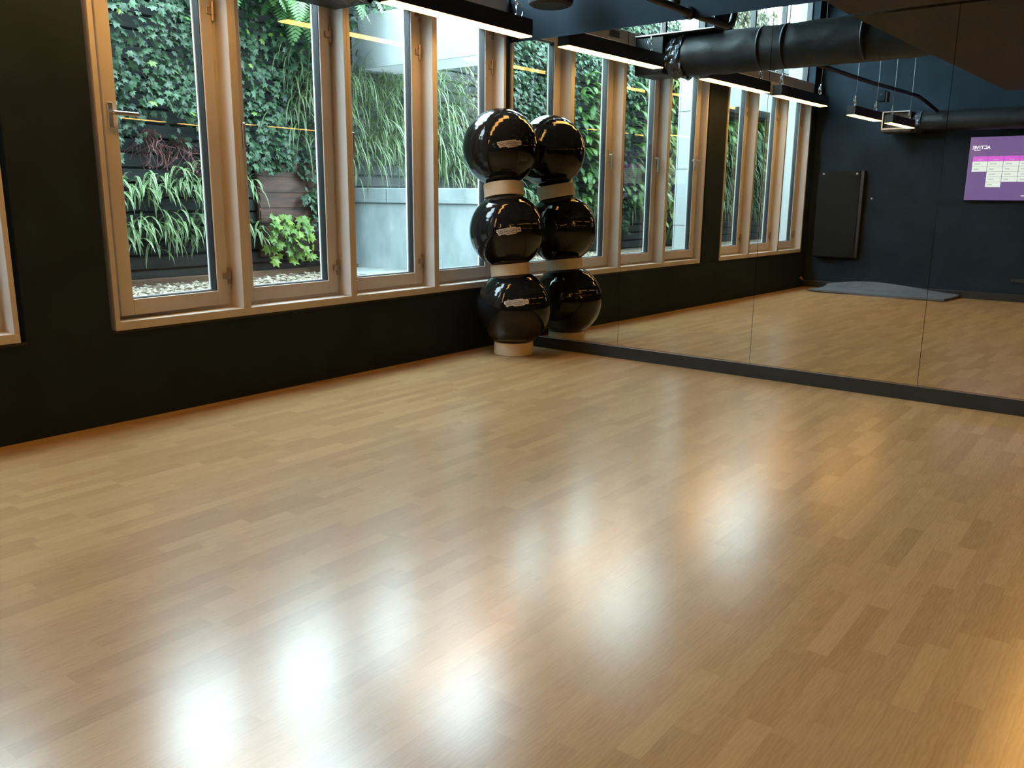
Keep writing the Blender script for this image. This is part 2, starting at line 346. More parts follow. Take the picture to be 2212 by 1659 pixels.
# upper lights
def upper(y0, y1):
    nwin[0] += 1
    W = tag(empty('window_%d' % nwin[0], (0, y0, ZT)), kind='structure')
    k = MB(); k.ring(y0, y1, ZT+.001, ZU, .010, .012, -.14, -.085, .001); k.build('window_frame', M['black'], W)
    k = MB(); k.box(-.118, -.114, y0+.009, y1-.009, ZT+.012, ZU-.011); k.build('glass', M['glass'], W)
for a, c in [(-2.82, -2.145), (-2.14, -1.436), (-1.431, -.744), (-.739, -.01), (-5.25, -4.58), (-4.575, -3.85), (-3.845, -3.18)]: upper(a, c)
# slotted vent let into the transom board
k = MB(); k.box(-.004, .006, -1.30, -1.16, 2.19, 2.245, bev=.002); v = k.build('transom_vent', M['hinge'])
k = MB(); [k.box(.004, .009, -1.29, -1.17, 2.198+i*.012, 2.203+i*.012) for i in range(4)]; k.build('louvre', M['black'], v)
tag(v, 'small brown louvred vent in the board above the windows', 'vent')

# ------------------------------------------------------------------ lamps
def make_lamp(w=.093, L=1.2, h=.095, k=1.0):
    """origin at the centre of the underside; runs along y"""
    t = empty('linear_pendant_lamp')
    b = MB(); th = .006*k
    b.box(-w/2, -w/2+th, -L/2, L/2, 0, h, bev=.001); b.box(w/2-th, w/2, -L/2, L/2, 0, h, bev=.001)
    b.box(-w/2, w/2, -L/2, L/2, h-th, h, bev=.001)
    b.build('housing', M['black'], t)
    for s_ in (-1, 1):
        b = MB(); y = s_*L/2; b.box(-w/2, w/2, min(y, y-s_*th), max(y, y-s_*th), 0.0, h-th*1.02, bev=.001); b.build('end_cap', M['black'], t)
    b = MB(); b.box(-w/2+.002, w/2-.002, -L/2+.002, L/2-.002, -.006*k, -.0006, bev=.0015); b.build('diffuser', M['diff'], t)
    for s_ in (-1, 1):
        y = s_*(L/2 - .11*k)
        b = MB(); b.tube([(0, y, h), (0, y, h+.02*k)], .006*k, 10); b.tube([(0, y, h+.02*k), (.004, y+.003, h+.05*k), (0, y, h+.075*k)], .0025*k, 6)
        hk = b.build('hook', M['chrome'], t, smooth=True)
        b = MB(); r = .036*k/(k**.6)
        b.tube([(.004, y+.028*k+math.cos(a)*r, h+.045*k+math.sin(a)*r*1.3) for a in [i*math.pi/8 for i in range(16)]], .0016*k, 6, closed=True)
        b.tube([(.008, y+.024*k+math.cos(a)*r*.8, h+.040*k+math.sin(a)*r*1.2) for a in [i*math.pi/8 for i in range(16)]], .0014*k, 6, closed=True)
        b.build('wire_loop', M['chrome'], hk, smooth=True)
        b = MB(); b.tube([(0, y, h+.07*k), (0, y, h+.115*k)], .0065*k, 10); b.build('turnbuckle', M['steel'], hk, smooth=True)
        b = MB(); b.tube([(0, y, h+.11*k), (.003, y-.008, h+.2*k), (0, y, 0+0)] if False else [(0, y, h+.11*k), (.003, y-.004, h+.3*k), (0, y, 3.35)], .0018, 6)
        for i, p in enumerate(b.v): pass
        b.build('suspension_wire', M['steel'], t, smooth=True)
    return t
def place_lamp(proto, used, x, y, z, label, group):
    t = proto if not used[0] else copy_tree(proto)
    used[0] = True; t.location = Vector((x, y, z))*S
    for c in t.children:      # wires end at the ceiling
        if c.name.startswith('suspension_wire'): c.scale = (1, 1, 1)
    return tag(t, label, 'lamp', group)
# three rows of full-size lamps; wires are cut to the ceiling height below
base = make_lamp()
for c in base.children:
    if c.name.startswith('suspension_wire'):
        for v in c.data.vertices:
            if v.co.z > 3*S: v.co.z = (3.35 - 1.969)*S
used = [False]
rowsy = [(-.802, 'end by the mirror'), (-2.735, 'middle'), (-4.19, 'far from the mirror')]
row1 = ['black linear lamp with warm glow, hanging over the ball stack by the mirror', 'black linear lamp of the window row, second from the mirror, seen in the mirror', 'black linear lamp of the window row, third from the mirror, seen in the mirror']
for (y, _), lb in zip(rowsy, row1): place_lamp(base, used, .293, y, 1.969, lb, 'linear lamps along the windows')
for x, nm in ((3.35, 'middle'), (6.5, 'far')):
    for (y, p) in rowsy: place_lamp(base, used, x, y, 1.969, 'black linear lamp of the %s row, %s' % (nm, {'end by the mirror': 'nearest the mirror', 'middle': 'second from the mirror', 'far from the mirror': 'third from the mirror'}[p]), 'linear lamps over the room')
small = make_lamp(w=.072, L=.71, h=.072, k=.76); us = [False]
for c in small.children:
    if c.name.startswith('suspension_wire'):
        for v in c.data.vertices:
            if v.co.z > 3*S: v.co.z = (3.35 - 1.7)*S
place_lamp(small, us, 1.213, -3.351, 1.7, 'short linear lamp hung low before the back wall, left in the mirror', 'short lamps near the back wall')
place_lamp(small, us, 1.230, -4.308, 1.7, 'short linear lamp beside the rear duct, rightmost lamp in the mirror', 'short lamps near the back wall')

# ------------------------------------------------------------------ ducts, pipe, ceiling pieces
def wob_tube(b, p0, p1, r, n=28, seg=40, amp=.004, seed=0, ridges=()):
    p0, p1 = Vector(p0), Vector(p1); ax = (p1-p0).normalized(); a = ax.orthogonal().normalized(); c = ax.cross(a); P = []; F = []
    for i in range(seg+1):
        t = i/seg; q = p0.lerp(p1, t)
        for k in range(n):
            th = k*2*math.pi/n; d = a*math.cos(th)+c*math.sin(th)
            rr = r + amp*noise.noise(q*9 + d*2.5 + Vector((seed, 0, 0)))*2
            P.append(q + d*rr)
    for i in range(seg):
        for k in range(n): F.append((i*n+k, i*n+(k+1) % n, (i+1)*n+(k+1) % n, (i+1)*n+k))
    F += [tuple(range(n-1, -1, -1)), tuple(seg*n+k for k in range(n))]
    b.faces(P, F)
D = tag(empty('air_duct', (.3, -1.65, 2.07)), 'fat black lagged duct crossing under the ceiling beside the window-row lamps', 'duct')
b = MB(); wob_tube(b, (.40, -1.65, 2.07), (2.30, -1.70, 2.07), .152, seg=70, amp=.004); b.build('duct_body', M['duct'], D, smooth=True)
for x in (1.02, 1.20, 1.75): 
    b = MB(); b.tube([(x-.008, -1.657, 2.07), (x, -1.657, 2.07), (x+.008, -1.657, 2.07)], [.1505, .1535, .1505], 36); b.build('duct_band', M['duct'], D, smooth=True)
b = MB()
P = []; F = []; n = 30; seg = 12
for i in range(seg+1):
    t = i/seg; x = .24+.18*t; r = .13+.03*t
    for k in range(n):
        th = 2*math.pi*k/n; d = Vector((0, math.cos(th), math.sin(th))); rr = r + .035*noise.noise(Vector((x*22, math.cos(th)*4, math.sin(th)*4)))
        P.append(Vector((x, -1.65, 2.07)) + d*rr)
F = [(i*n+k, i*n+(k+1) % n, (i+1)*n+(k+1) % n, (i+1)*n+k) for i in range(seg) for k in range(n)]
b.faces(P, F); b.build('foil_collar', M['foil'], D)
b = MB(); b.box(.02, .27, -1.80, -1.50, 1.94, 2.215, bev=.006); b.build('plenum_box', M['duct'], D)
b = MB(); b.box(.02, .70, -1.80, -1.49, 2.222, 2.232, bev=.002); b.build('hanging_plate', M['steel'], D)
for x in (.16, 1.2, 2.1):
    b = MB(); b.tube([(x, -1.65, 2.2), (x, -1.65, ZC)], .005, 6); b.build('threaded_rod', M['steel'], D)
# rear duct, close to the back wall
D = tag(empty('air_duct', (1.1, -5.22, 1.79)), 'thinner dark duct running along the top of the back wall', 'duct')
b = MB(); wob_tube(b, (1.16, -5.235, 1.80), (4.2, -5.235, 1.80), .105, seg=80, amp=.003, seed=5); b.build('duct_body', M['duct'], D, smooth=True)
b = MB(); b.box(.80, 1.08, -5.36, -5.12, 1.725, 1.745, bev=.003); b.box(.80, .815, -5.36, -5.12, 1.745, 1.90, bev=.002); b.box(.80, 1.08, -5.36, -5.12, 1.90, 1.912, bev=.002); b.build('grille_box', M['steel'], D)
b = MB(); b.box(.818, 1.08, -5.34, -5.15, 1.75, 1.895); b.build('grille_opening', M['mass'], D)
b = MB(); b.box(.80, 1.10, -5.36, -5.12, 1.700, 1.7245, bev=.004); b.build('grille_lip', M['mass'], D)
b = MB()
P = []
for i in range(7):
    t = i/6; x = 1.06+.12*t
    for k in range(20):
        th = 2*math.pi*k/20; d = Vector((0, math.cos(th), math.sin(th))); P.append(Vector((x, -5.235, 1.80)) + d*(.085+.025*t+.03*noise.noise(Vector((x*30, math.cos(th)*4, math.sin(th)*4)))))
b.faces(P, [(i*20+k, i*20+(k+1) % 20, (i+1)*20+(k+1) % 20, (i+1)*20+k) for i in range(6) for k in range(20)]); b.build('foil_collar', M['foil'], D)
# pipe meeting the mirror wall, and the conduit that runs back to the rear duct
b = MB(); b.tube([(1.30, .02, 2.02), (1.30, -.12, 2.02), (1.30, -.50, 2.02), (1.30, -.56, 2.04), (1.30, -.585, 2.10), (1.30, -.59, ZC)], .020, 12)
b.tube([(1.30, -.02, 2.02), (1.30, -.05, 2.02)], .034, 14); b.lathe([(.0, -.02), (.03, -.02), (.03, .02), (0, .02)], (1.30, -.22, 2.045), 12, Vector((0, 1, 0)), False)
tag(b.build('black_pipe', M['pipe'], smooth=True), 'black pipe entering the wall just above the mirror', 'pipe')
b = MB(); b.tube([(1.17, -1.79, 2.02), (1.17, -2.6, 2.02), (1.165, -3.6, 2.02), (1.20, -4.5, 2.02), (1.23, -4.78, 2.01), (1.26, -4.93, 1.975), (1.32, -5.18, 1.895)], .017, 10)
tag(b.build('conduit', M['pipe'], smooth=True), 'thin black conduit sagging from the fat duct to the rear duct', 'pipe')
b = MB(); b.box(1.105, 1.175, -4.06, -3.96, 1.895, 1.99, bev=.004); o = b.build('junction_box', M['wall'])
b = MB(); b.box(1.176, 1.190, -4.05, -3.97, 1.89, 1.98, bev=.002); b.build('side_plate', M['black'], o)
b = MB(); b.lathe([(.012, 0), (.012, .004), (.0, .004)], (1.14, -3.96, 1.955), 12, Vector((0, 1, 0)), False); b.build('knockout', M['black'], o)
tag(o, 'small grey junction box hung under the thin conduit', 'box')
# dark bulkhead
b = MB(); b.box(2.20, 3.12, -3.79, -.09, 1.90, ZC-.001); b.box(2.26, 3.12, -4.4, -3.80, 1.93, ZC-.001)
tag(b.build('ceiling_bulkhead', M['mass']), 'large dark brown boxed bulkhead hanging below the ceiling, top right', 'bulkhead')
# round fitting above the mirror
b = MB(); b.lathe([(.0, 0), (.11, 0), (.13, .012), (.135, .03), (.135, .14), (.05, .16), (0, .16)], (.49, -.23, 2.115), 40, capped=False)
o = b.build('round_fixture', M['black'], smooth=False)
b = MB(); b.tube([(.49, -.23, 2.27), (.49, -.23, ZC)], .012, 10); b.build('stem', M['black'], o)
tag(o, 'round black fixture over the mirror, only its underside showing', 'fixture')

# ------------------------------------------------------------------ ball stack
def stroke_glyph(b, pts, wd, f, zup=0.0):
    """flat quad strip along a polyline, mapped by f(s,t)"""
    for (x0, y0), (x1, y1) in zip(pts, pts[1:]):
        L = math.hypot(x1-x0, y1-y0)
        if L < 1e-9: continue
        ux, uy = (x1-x0)/L, (y1-y0)/L; n = max(1, int(L/60)); e = wd/2
        x0_, y0_, x1_, y1_ = x0-ux*e, y0-uy*e, x1+ux*e, y1+uy*e
        for i in range(n):
            a, c = i/n, (i+1)/n; ax, ay, cx, cy_ = x0_+(x1_-x0_)*a, y0_+(y1_-y0_)*a, x0_+(x1_-x0_)*c, y0_+(y1_-y0_)*c
            b.poly([f(ax-uy*e, ay+ux*e, zup), f(cx-uy*e, cy_+ux*e, zup), f(cx+uy*e, cy_-ux*e, zup), f(ax+uy*e, ay-ux*e, zup)])
OUT = [(200, 570), (480, 525), (800, 482), (1100, 442), (1370, 410), (1440, 465), (1600, 455), (1650, 415), (1770, 500), (1765, 710), (1510, 745), (1480, 800), (1180, 845), (870, 890), (790, 830), (520, 855), (480, 900), (380, 910), (330, 850), (320, 770), (240, 740)]
LET = [[(260, 642), (370, 622)], [(385, 612), (800, 556), (1190, 508)], [(388, 612), (405, 825)],
       [(565, 655), (455, 670), (465, 785), (575, 770)], [(460, 727), (555, 713)], [(712, 640), (600, 655), (607, 755), (717, 740)],
       [(757, 628), (768, 738)], [(858, 612), (870, 716)], [(762, 685), (862, 666)], [(926, 710), (915, 602), (1038, 688), (1028, 582)],
       [(1098, 592), (1198, 577), (1210, 675), (1108, 690), (1098, 592)], [(1350, 512), (1250, 524), (1266, 676), (1374, 660), (1366, 594), (1312, 602)],
       [(1402, 548), (1452, 622)], [(1512, 540), (1440, 705), (1400, 736), (1140, 765), (872, 790)], [(1562, 640), (1568, 562), (1634, 615), (1688, 548), (1706, 622)]]
ca, sa = math.cos(math.atan(.137)), math.sin(math.atan(.137))
def label_map(c, r, n, e1, upx):
    n = Vector(n).normalized(); e1 = Vector(e1); e1 = (e1 - n*e1.dot(n)).normalized(); e2 = n.cross(e1); c = Vector(c)
    if e2.z < 0: e2 = -e2
    def f(x, y, k=0.0):
        dx, dy = x-985, y-650; s_, t_ = (dx*ca - dy*sa)*upx, -(dx*sa + dy*ca)*upx
        return c + (n + e1*(s_/r) + e2*(t_/r)).normalized()*(r + .0006 + k)
    return f
balls = [('top', (.1458, -.2673, 1.3076), .2425, (.7784, -.6255, .0538), (.6137, .7762, .1447)),
         ('middle', (.2312, -.3076, .7876), .2405, (.6488, -.7599, .0405), (.7417, .6434, .1896)),
         ('bottom', (.2936, -.3073, .2979), .2450, (.6345, -.7289, .2574), (.723, .6774, .136))]
blab = {'top': 'glossy black exercise ball at the top of the stack, leaning into the window', 'middle': 'glossy black exercise ball in the middle of the stack', 'bottom': 'glossy black exercise ball at the bottom of the stack, on the floor ring'}
for nm, c, r, n, e1 in balls:
    T = tag(empty('exercise_ball', c), blab[nm], 'ball', 'exercise balls stacked in the corner')
    b = MB(); prof = []; N = 96
    tilt = Vector((.1, -.05, 1)).normalized()
    for i in range(N+1):
        a = -math.pi/2 + math.pi*i/N; rr = r
        g = abs(math.sin(a))
        if .25 < g < .95 and i % 4 == 0: rr = r - .0007        # fine moulded grooves
        prof.append((max(rr*math.cos(a), 1e-5), rr*math.sin(a)))
    b.lathe(prof, c, 96, tilt, False); b.build('ball_shell', M['ball'], T, smooth=True)
    f = label_map(c, r, n, e1, .0029/27.65)
    b = MB(); ctr = (985, 650); outer = OUT
    # triangulate the sticker as a fan of short strips so that it follows the sphere
    K = 6
    from mathutils.geometry import tessellate_polygon
    tri = tessellate_polygon([[Vector((x, y, 0)) for x, y in outer]])
    def sub(a, c_, d, lv):
        if lv == 0: b.poly([f(*a), f(*c_), f(*d)]); return
        m1, m2, m3 = ((a[0]+c_[0])/2, (a[1]+c_[1])/2), ((c_[0]+d[0])/2, (c_[1]+d[1])/2), ((a[0]+d[0])/2, (a[1]+d[1])/2)
        sub(a, m1, m3, lv-1); sub(m1, c_, m2, lv-1); sub(m3, m2, d, lv-1); sub(m1, m2, m3, lv-1)
    for t3 in tri: sub(outer[t3[0]], outer[t3[1]], outer[t3[2]], 3)
    lb = b.build('maker_label', M['labelw'], T); lb['label'] = 'pale grey printed label'
    b = MB(); [stroke_glyph(b, p, 24, f, .0005) for p in LET]; b.build('lettering', M['ink'], lb)
def ring_between(c0, c1, lo, h, r, label):
    c0, c1 = Vector(c0), Vector(c1); ax = (c1-c0).normalized(); c = c0 + ax*lo
    b = MB(); b.lathe([(r-.016, 0), (r-.002, 0), (r, .002), (r, h-.002), (r-.002, h), (r-.016, h), (r-.022, h*.5), (r-.016, 0)], c, 64, ax, False)
    tag(b.build('ball_ring', M['ring'], smooth=False), label, 'ring', 'beige rings of the ball stack')
B3, B2, B1 = [Vector(balls[i][1]) for i in (2, 1, 0)]
ring_between((B3.x, B3.y, 0), (B3.x, B3.y, 1), 0.0, .081, .128, 'beige ring standing on the floor under the lowest ball')
ring_between(B3, B2, .211, .073, .128, 'beige ring between the bottom and the middle ball')
ring_between(B2, B1, .215, .086, .128, 'beige ring between the middle and the top ball')

# ------------------------------------------------------------------ back wall: screen, black panel, mat, socket
def glyph_text(b, text, x0, y0, h, wdt, gap, st, f):
    G = {'A': [[(0, 0), (.5, 1), (1, 0)], [(.2, .35), (.8, .35)]], 'C': [[(1, 1), (0, 1), (0, 0), (1, 0)]], 'T': [[(0, 1), (1, 1)], [(.5, 1), (.5, 0)]],
         'I': [[(.5, 0), (.5, 1)]], 'V': [[(0, 1), (.5, 0), (1, 1)]], 'E': [[(1, 1), (0, 1), (0, 0), (1, 0)], [(0, .5), (.85, .5)]]}
    x = x0
    for ch in text:
        ww = wdt*.35 if ch == 'I' else wdt
        for pl in G[ch]: stroke_glyph(b, [(x+px*ww, y0+py*h) for px, py in pl], st, f)
        x += ww + gap
T = tag(empty('wall_screen', (2.18, YB, 1.015)), 'purple timetable screen on the back wall, seen in the mirror', 'screen')
TX0, TX1, TZ0, TZ1, TY = 1.622, 2.735, 1.012, 1.636, -5.365
b = MB(); b.box(TX0-.004, TX1+.004, YB+.002, TY-.002, TZ0-.004, TZ1+.004, bev=.004); b.build('case', M['tvcase'], T)
def tvf(s_, t_, k=0.0): return Vector((TX0 + s_, TY + k + .0005, TZ0 + t_))   # s grows with x: the screen reads towards -x
def em(name, col, st): return mat(name, (.02, .02, .02), .2, emit=col, es=st)
E_bg, E_mag, E_w, E_g, E_l = em('screen_purple', (.165, .09, .26), .85), em('screen_magenta', (.66, .10, .62), .9), em('screen_white', (.80, .86, .78), .85), em('screen_grey', (.55, .58, .56), .85), em('screen_letter', (.95, .95, .95), 1)
Wd, Hd = TX1-TX0, TZ1-TZ0
b = MB(); b.poly([tvf(0, 0), tvf(Wd, 0), tvf(Wd, Hd), tvf(0, Hd)]); scr = b.build('display', E_bg, T)
bm_, bw, bg_, bl = MB(), MB(), MB(), MB()
cw, rh = .1405, .051; counts = [2, 5, 4, 4, 4, 3, 2]
for c in range(7):
    x = .040 + c*cw; zt_ = Hd*(1-.305)
    def rect(bb, xa, xb, za, zb, k): bb.poly([tvf(xa, za, k), tvf(xb, za, k), tvf(xb, zb, k), tvf(xa, zb, k)])
    rect(bm_, x+.002, x+cw-.002, zt_-.048, zt_, .001); rect(bg_, x+.05, x+.09, zt_-.036, zt_-.031, .002)
    for r_ in range(counts[c]):
        z = zt_-.050-r_*rh; rect(bw, x+.001, x+cw-.003, z-rh+.002, z, .001)
        rect(bg_, x+.02, x+.02+R.uniform(.04, .075), z-rh*.62, z-rh*.36, .002)
bm_.build('header_row', E_mag, scr); bw.build('timetable_cell', E_w, scr); bg_.build('timetable_writing', E_g, scr)['kind'] = 'stuff'
def tvr(s_, t_, k=0.0): return tvf(Wd - s_, t_, .002)      # reading direction
zl = Hd*(1-.185)
glyph_text(bl, 'ACTIVE', Wd-.185, zl, .026, .022, .0075, .0062, tvr)
stroke_glyph(bl, [(Wd-.100, zl-.014), (Wd-.043, zl-.014)], .004, tvr)
stroke_glyph(bl, [(.45, .045), (.60, .045)], .006, tvr)
bl.build('screen_logo', E_l, scr)
M['panel'] = mat('matt_black_panel', (.005, .0055, .006), .7, spec=.2)
b = MB(); b.box(.095, .565, YB+.03, -5.345, .362, 1.320, bev=.004); T = b.build('wall_panel', M['panel'])
b = MB(); b.box(.16, .50, YB+.001, YB+.03, .45, 1.2); b.box(.566, .60, YB+.002, -5.35, .365, 1.318); b.build('mounting_back', M['kick'], T)
for x in (.155, .525):
    b = MB(); b.lathe([(.011, 0), (.011, .006), (.0, .009)], (x, -5.345, 1.287), 14, Vector((0, 1, 0)), False); b.build('screw_head', M['steel'], T)
tag(T, 'tall black panel fixed to the back wall by two steel studs, near the windows', 'panel')
b = MB(); b.lathe([(.010, 0), (.010, .010), (0, .012)], (.685, YB, 1.02), 12, Vector((0, 1, 0)), False); tag(b.build('wall_stud', M['steel']), 'small steel stud on the back wall beside the black panel', 'stud')
# gym mat: flat on the floor, back edge climbing the skirting
b = MB(); P = []; nx, ny = 30, 10
def matz(s_, t_):
    lift = max(0, (t_-.72)/.28); return .004 + .085*lift*lift*(.55+.45*math.sin(s_*5.0-.4)) + .004*math.sin(s_*9)
for th in (.022, 0):
    for j in range(ny+1):
        for i in range(nx+1):
            s_, t_ = i/nx, j/ny; P.append((.26+1.40*s_+.03*t_, -4.88-.50*t_, matz(s_, t_)+th))
n1 = (nx+1)*(ny+1); F = []
for j in range(ny):
    for i in range(nx):
        a = j*(nx+1)+i; F += [(a, a+1, a+nx+2, a+nx+1), (n1+a, n1+a+nx+1, n1+a+nx+2, n1+a+1)]
for i in range(nx): F += [(i, n1+i, n1+i+1, i+1), (ny*(nx+1)+i, ny*(nx+1)+i+1, n1+ny*(nx+1)+i+1, n1+ny*(nx+1)+i)]
for j in range(ny): a = j*(nx+1); F += [(a, a+nx+1, n1+a+nx+1, n1+a), (a+nx, n1+a+nx, n1+a+2*nx+1, a+2*nx+1)]
b.faces(P, F); tag(b.build('exercise_mat', M['mat']), 'blue grey foam mat lying along the back wall', 'mat')
b = MB(); b.box(2.14, 2.30, YB+.001, YB+.014, .195, .232, bev=.003); o = b.build('socket_strip', M['black'])
b = MB(); [b.box(x, x+.028, YB+.0145, YB+.018, .202, .225, bev=.003) for x in (2.15, 2.187, 2.224, 2.261)]; b.build('socket', M['kick'], o)
tag(o, 'black socket strip low on the back wall under the screen', 'socket')
b = MB(); b.tube([(0, -5.24, .11), (.03, -5.24, .11), (.045, -5.25, .095), (.045, -5.27, .085)], .007, 10); b.tube([(.03, -5.24, .125), (.03, -5.24, .095)], .010, 8)
tag(b.build('pipe_stub', M['brass'], smooth=True), 'small copper pipe stub low on the window wall by the back corner', 'pipe')

# ------------------------------------------------------------------ outside
GX, GZ = -1.62, .425
b = MB(); b.box(-1.75, -.151, -8.9, .12, GZ-.1, GZ); b.box(-1.75, -.151, .5, 2.6, GZ-.1, GZ+.3); tag(b.build('garden_ground', M['soil']), 'brown soil bed between the windows and the planted wall', 'ground', kind='structure')
b = MB(); z = GZ
b.box(GX-.15, GX-.03, -8.9, -3.6, GZ, 2.98); b.box(GX-.15, GX-.03, -3.6, 2.6, GZ, 2.62)
while z < 2.9:
    b.box(GX-.03, GX, -8.9, 2.6 if z < 2.58 else -3.6, z+.006, z+.085, bev=.004); z += .092
tag(b.build('garden_wall', M['board']), 'dark slatted wall that carries the climbing plants outside', 'wall', kind='structure')
b = MB(); b.box(GX+.001, GX+.03, -.86, -.33, .56, 1.24, bev=.003)
for i in range(6): b.box(GX+.03, GX+.036, -.85, -.34, .58+i*.11, .67+i*.11, bev=.003)
tag(b.build('wood_panel', M['redboard']), 'red brown board panel on the garden wall behind the second window', 'panel')
b = MB(); b.box(GX+.04, GX+.06, -2.9, .05, GZ-.02, .465, bev=.003); tag(b.build('edging_plank', M['plank']), 'brown plank edging at the foot of the garden wall', 'plank')
# concrete slab, granite wall with cap
b = MB(); b.box(-1.64, -.152, .10, .46, 1.955, 2.345, bev=.004); tag(b.build('concrete_beam', M['concrete']), 'white concrete beam bridging outside the third and fourth windows', 'beam')
G = tag(empty('granite_wall', (-1.6, .08, GZ)), 'grey granite retaining wall below the hanging grass', 'wall')
gm = Matrix.Translation((-1.62, .075, 0)) @ Matrix.Rotation(math.radians(9), 4, 'Z')
b = MB(); b.box(0, 1.46, 0, .2, GZ+.0125, .945, gm); b.build('wall_body', M['granite'], G)
b = MB(); b.box(-.01, .33, -.02, .22, .949, 1.062, gm, bev=.003); b.box(.335, 1.46, -.02, .22, .949, 1.062, gm, bev=.003); b.build('coping_stone', M['granite'], G)
b = MB(); b.box(-1.6, -.152, -.35, .45, GZ-.02, GZ+.012); tag(b.build('paving_slab', M['pave']), 'grey paving slab at the foot of the granite wall', 'paving')
# white column, second beam, end wall, far hedge side
k = MB(); k.box(-.315, -.1505, -3.185, -2.815, GZ, 3.6, bev=.002); C_ = tag(k.build('trim_3', M['whitewall']), kind='structure')
k = MB(); [k.box(-.3145, -.1510, -2.815, -2.8142, z, z+.005) for z in (.75, 1.27, 1.79, 2.31, 2.83)]; k.box(-.300, -.297, -2.815, -2.8142, GZ, 3.6); k.build('cladding_joint', M['gasket'], C_)
k = MB(); k.box(-.31, -.1505, -8.6, -5.262, GZ, 3.6, bev=.002); tag(k.build('trim_4', M['whitewall']), kind='structure')
b = MB(); b.box(-1.72, -1.25, -8.3, -6.0, 2.15, 2.62, bev=.004); tag(b.build('concrete_beam', M['concrete']), 'white concrete beam outside the farther window group, seen in the mirror', 'beam')
b = MB(); b.box(-3.2, -.152, -8.75, -8.45, GZ, 2.75); W2 = b.build('end_wall', M['whitewall'])
b = MB(); [b.box(x, x+.006, -8.449, -8.447, GZ, 2.75) for x in (-1.2, -.8)]; b.build('cladding_joint', M['gasket'], W2)
tag(W2, 'white clad building wall closing the far end of the light well', 'wall', kind='structure')
b = MB(); b.box(-1.75, -.152, 2.4, 2.6, GZ, 2.65); tag(b.build('end_fence', M['board']), 'dark board fence behind the hanging grass', 'fence', kind='structure')

# ---- plants
def leafpoly(b, c, nrm, upv, size, shape, tint, curl=.15):
    n = nrm.normalized(); u = (upv - n*upv.dot(n)).normalized(); v = n.cross(u)
    pts = [c + (v*x + u*y)*size + n*size*curl*(x*x*-1.2 + (-.3*y*y)) for x, y in shape]
    ctr = c + u*size*.05 + n*size*.04; k = len(pts)
    i = len(b.v); b.v += [tuple(ctr)] + [tuple(p) for p in pts]
    for j in range(k): b.f.append((i, i+1+j, i+1+(j+1) % k)); b.uv += [(0.5, tint)]*3
IVY = [(0, -.62), (.20, -.22), (.52, -.30), (.36, .06), (.55, .36), (.22, .34), (0, .50), (-.22, .34), (-.55, .36), (-.36, .06), (-.52, -.30), (-.20, -.22)]
OV = [(0, -.6), (.2, -.3), (.26, .05), (.16, .4), (0, .55), (-.16, .4), (-.26, .05), (-.2, -.3)]
def ivy(b, y0, y1, z0, z1, n, size=(.035, .062), dep=.12, dens=None, shape=IVY, lean=.6):
    for _ in range(n):
        y, z = R.uniform(y0, y1), R.uniform(z0, z1)
        if dens and R.random() > dens(y, z): continue
        bump = .5 + .5*noise.noise(Vector((y*3.1, z*3.1, 1.7)))
        x = GX + .02 + dep*bump*1.3 + R.uniform(-.02, .03)
        nr = Vector((1, R.gauss(0, .45), R.gauss(lean, .4)))
        leafpoly(b, Vector((x, y, z)), nr, Vector((R.gauss(0, .25), R.gauss(0, .4), 1)), R.uniform(*size), shape, min(1, max(0, R.gauss(.2+.55*bump, .25))))
def smooth_edge(y, z):
    e = 1.40 + .10*noise.noise(Vector((y*4, 0, 0))) + .10*math.sin(y*7)
    return 1.0 if z > e else (0.25 if z > e-.15 else .02)
b = MB()
ivy(b, -2.15, -1.15, 1.15, 2.66, 1650, dens=smooth_edge)
ivy(b, -1.15, -.30, 1.15, 2.3, 1100, dens=lambda y, z: 1 if (y < -.55 or z > 1.75) else .25)
ivy(b, -1.15, .6, 2.2, 2.70, 620)
ivy(b, -.40, -.22, .45, 1.3, 170); ivy(b, -.5, -.3, .9, 1.3, 50)
tag(b.build('climbing_ivy', M['ivy']), 'dark green ivy covering the garden wall behind the first windows', 'ivy', kind='stuff')
b = MB(); ivy(b, -2.9, -2.12, .5, 2.66, 2250); ivy(b, -3.6, -2.9, 2.2, 2.68, 420); ivy(b, -5.12, -3.6, 2.2, 3.02, 1300); ivy(b, -4.95, -3.6, 2.9, 3.14, 260); ivy(b, -4.0, -3.4, .6, 2.2, 700); ivy(b, -6.0, -5.1, .6, 3.1, 800)
tag(b.build('climbing_ivy', M['ivy']), 'ivy on the garden wall, seen only in the mirror', 'ivy', kind='stuff')
b = MB(); ivy(b, -.84, -.42, .52, .86, 95, (.045, .075), .10, dens=lambda y, z: 1 if abs(y+.63) < .19 else .3); ivy(b, -1.9, -.6, 1.4, 2.4, 22, (.04, .06), .16)
tag(b.build('young_ivy', M['ivyb']), 'bright yellow green ivy sprays low on the red brown panel', 'ivy', kind='stuff')
def blade(b, root, d, L, wd, droop, tint, seg=6):
    p = Vector(root); d = Vector(d).normalized(); side = d.cross(Vector((0, 0, 1)))
    side = side.normalized() if side.length > .05 else Vector((0, 1, 0)); st = L/seg; pts = []
    for i in range(seg+1):
        t = i/seg; ww = wd*(1-t)**.6*(.6+.8*min(1, t*3)) if i < seg else wd*.05
        pts.append((p - side*ww/2, p + side*ww/2)); p = p + d*st; d = (d + Vector((0, 0, -droop*st*(1+t)))).normalized()
    i0 = len(b.v); b.v += [tuple(q) for pr in pts for q in pr]
    for i in range(seg):
        a = i0+2*i; b.f.append((a, a+1, a+3, a+2)); b.uv += [(0, tint), (1, tint), (1, tint), (0, tint)]
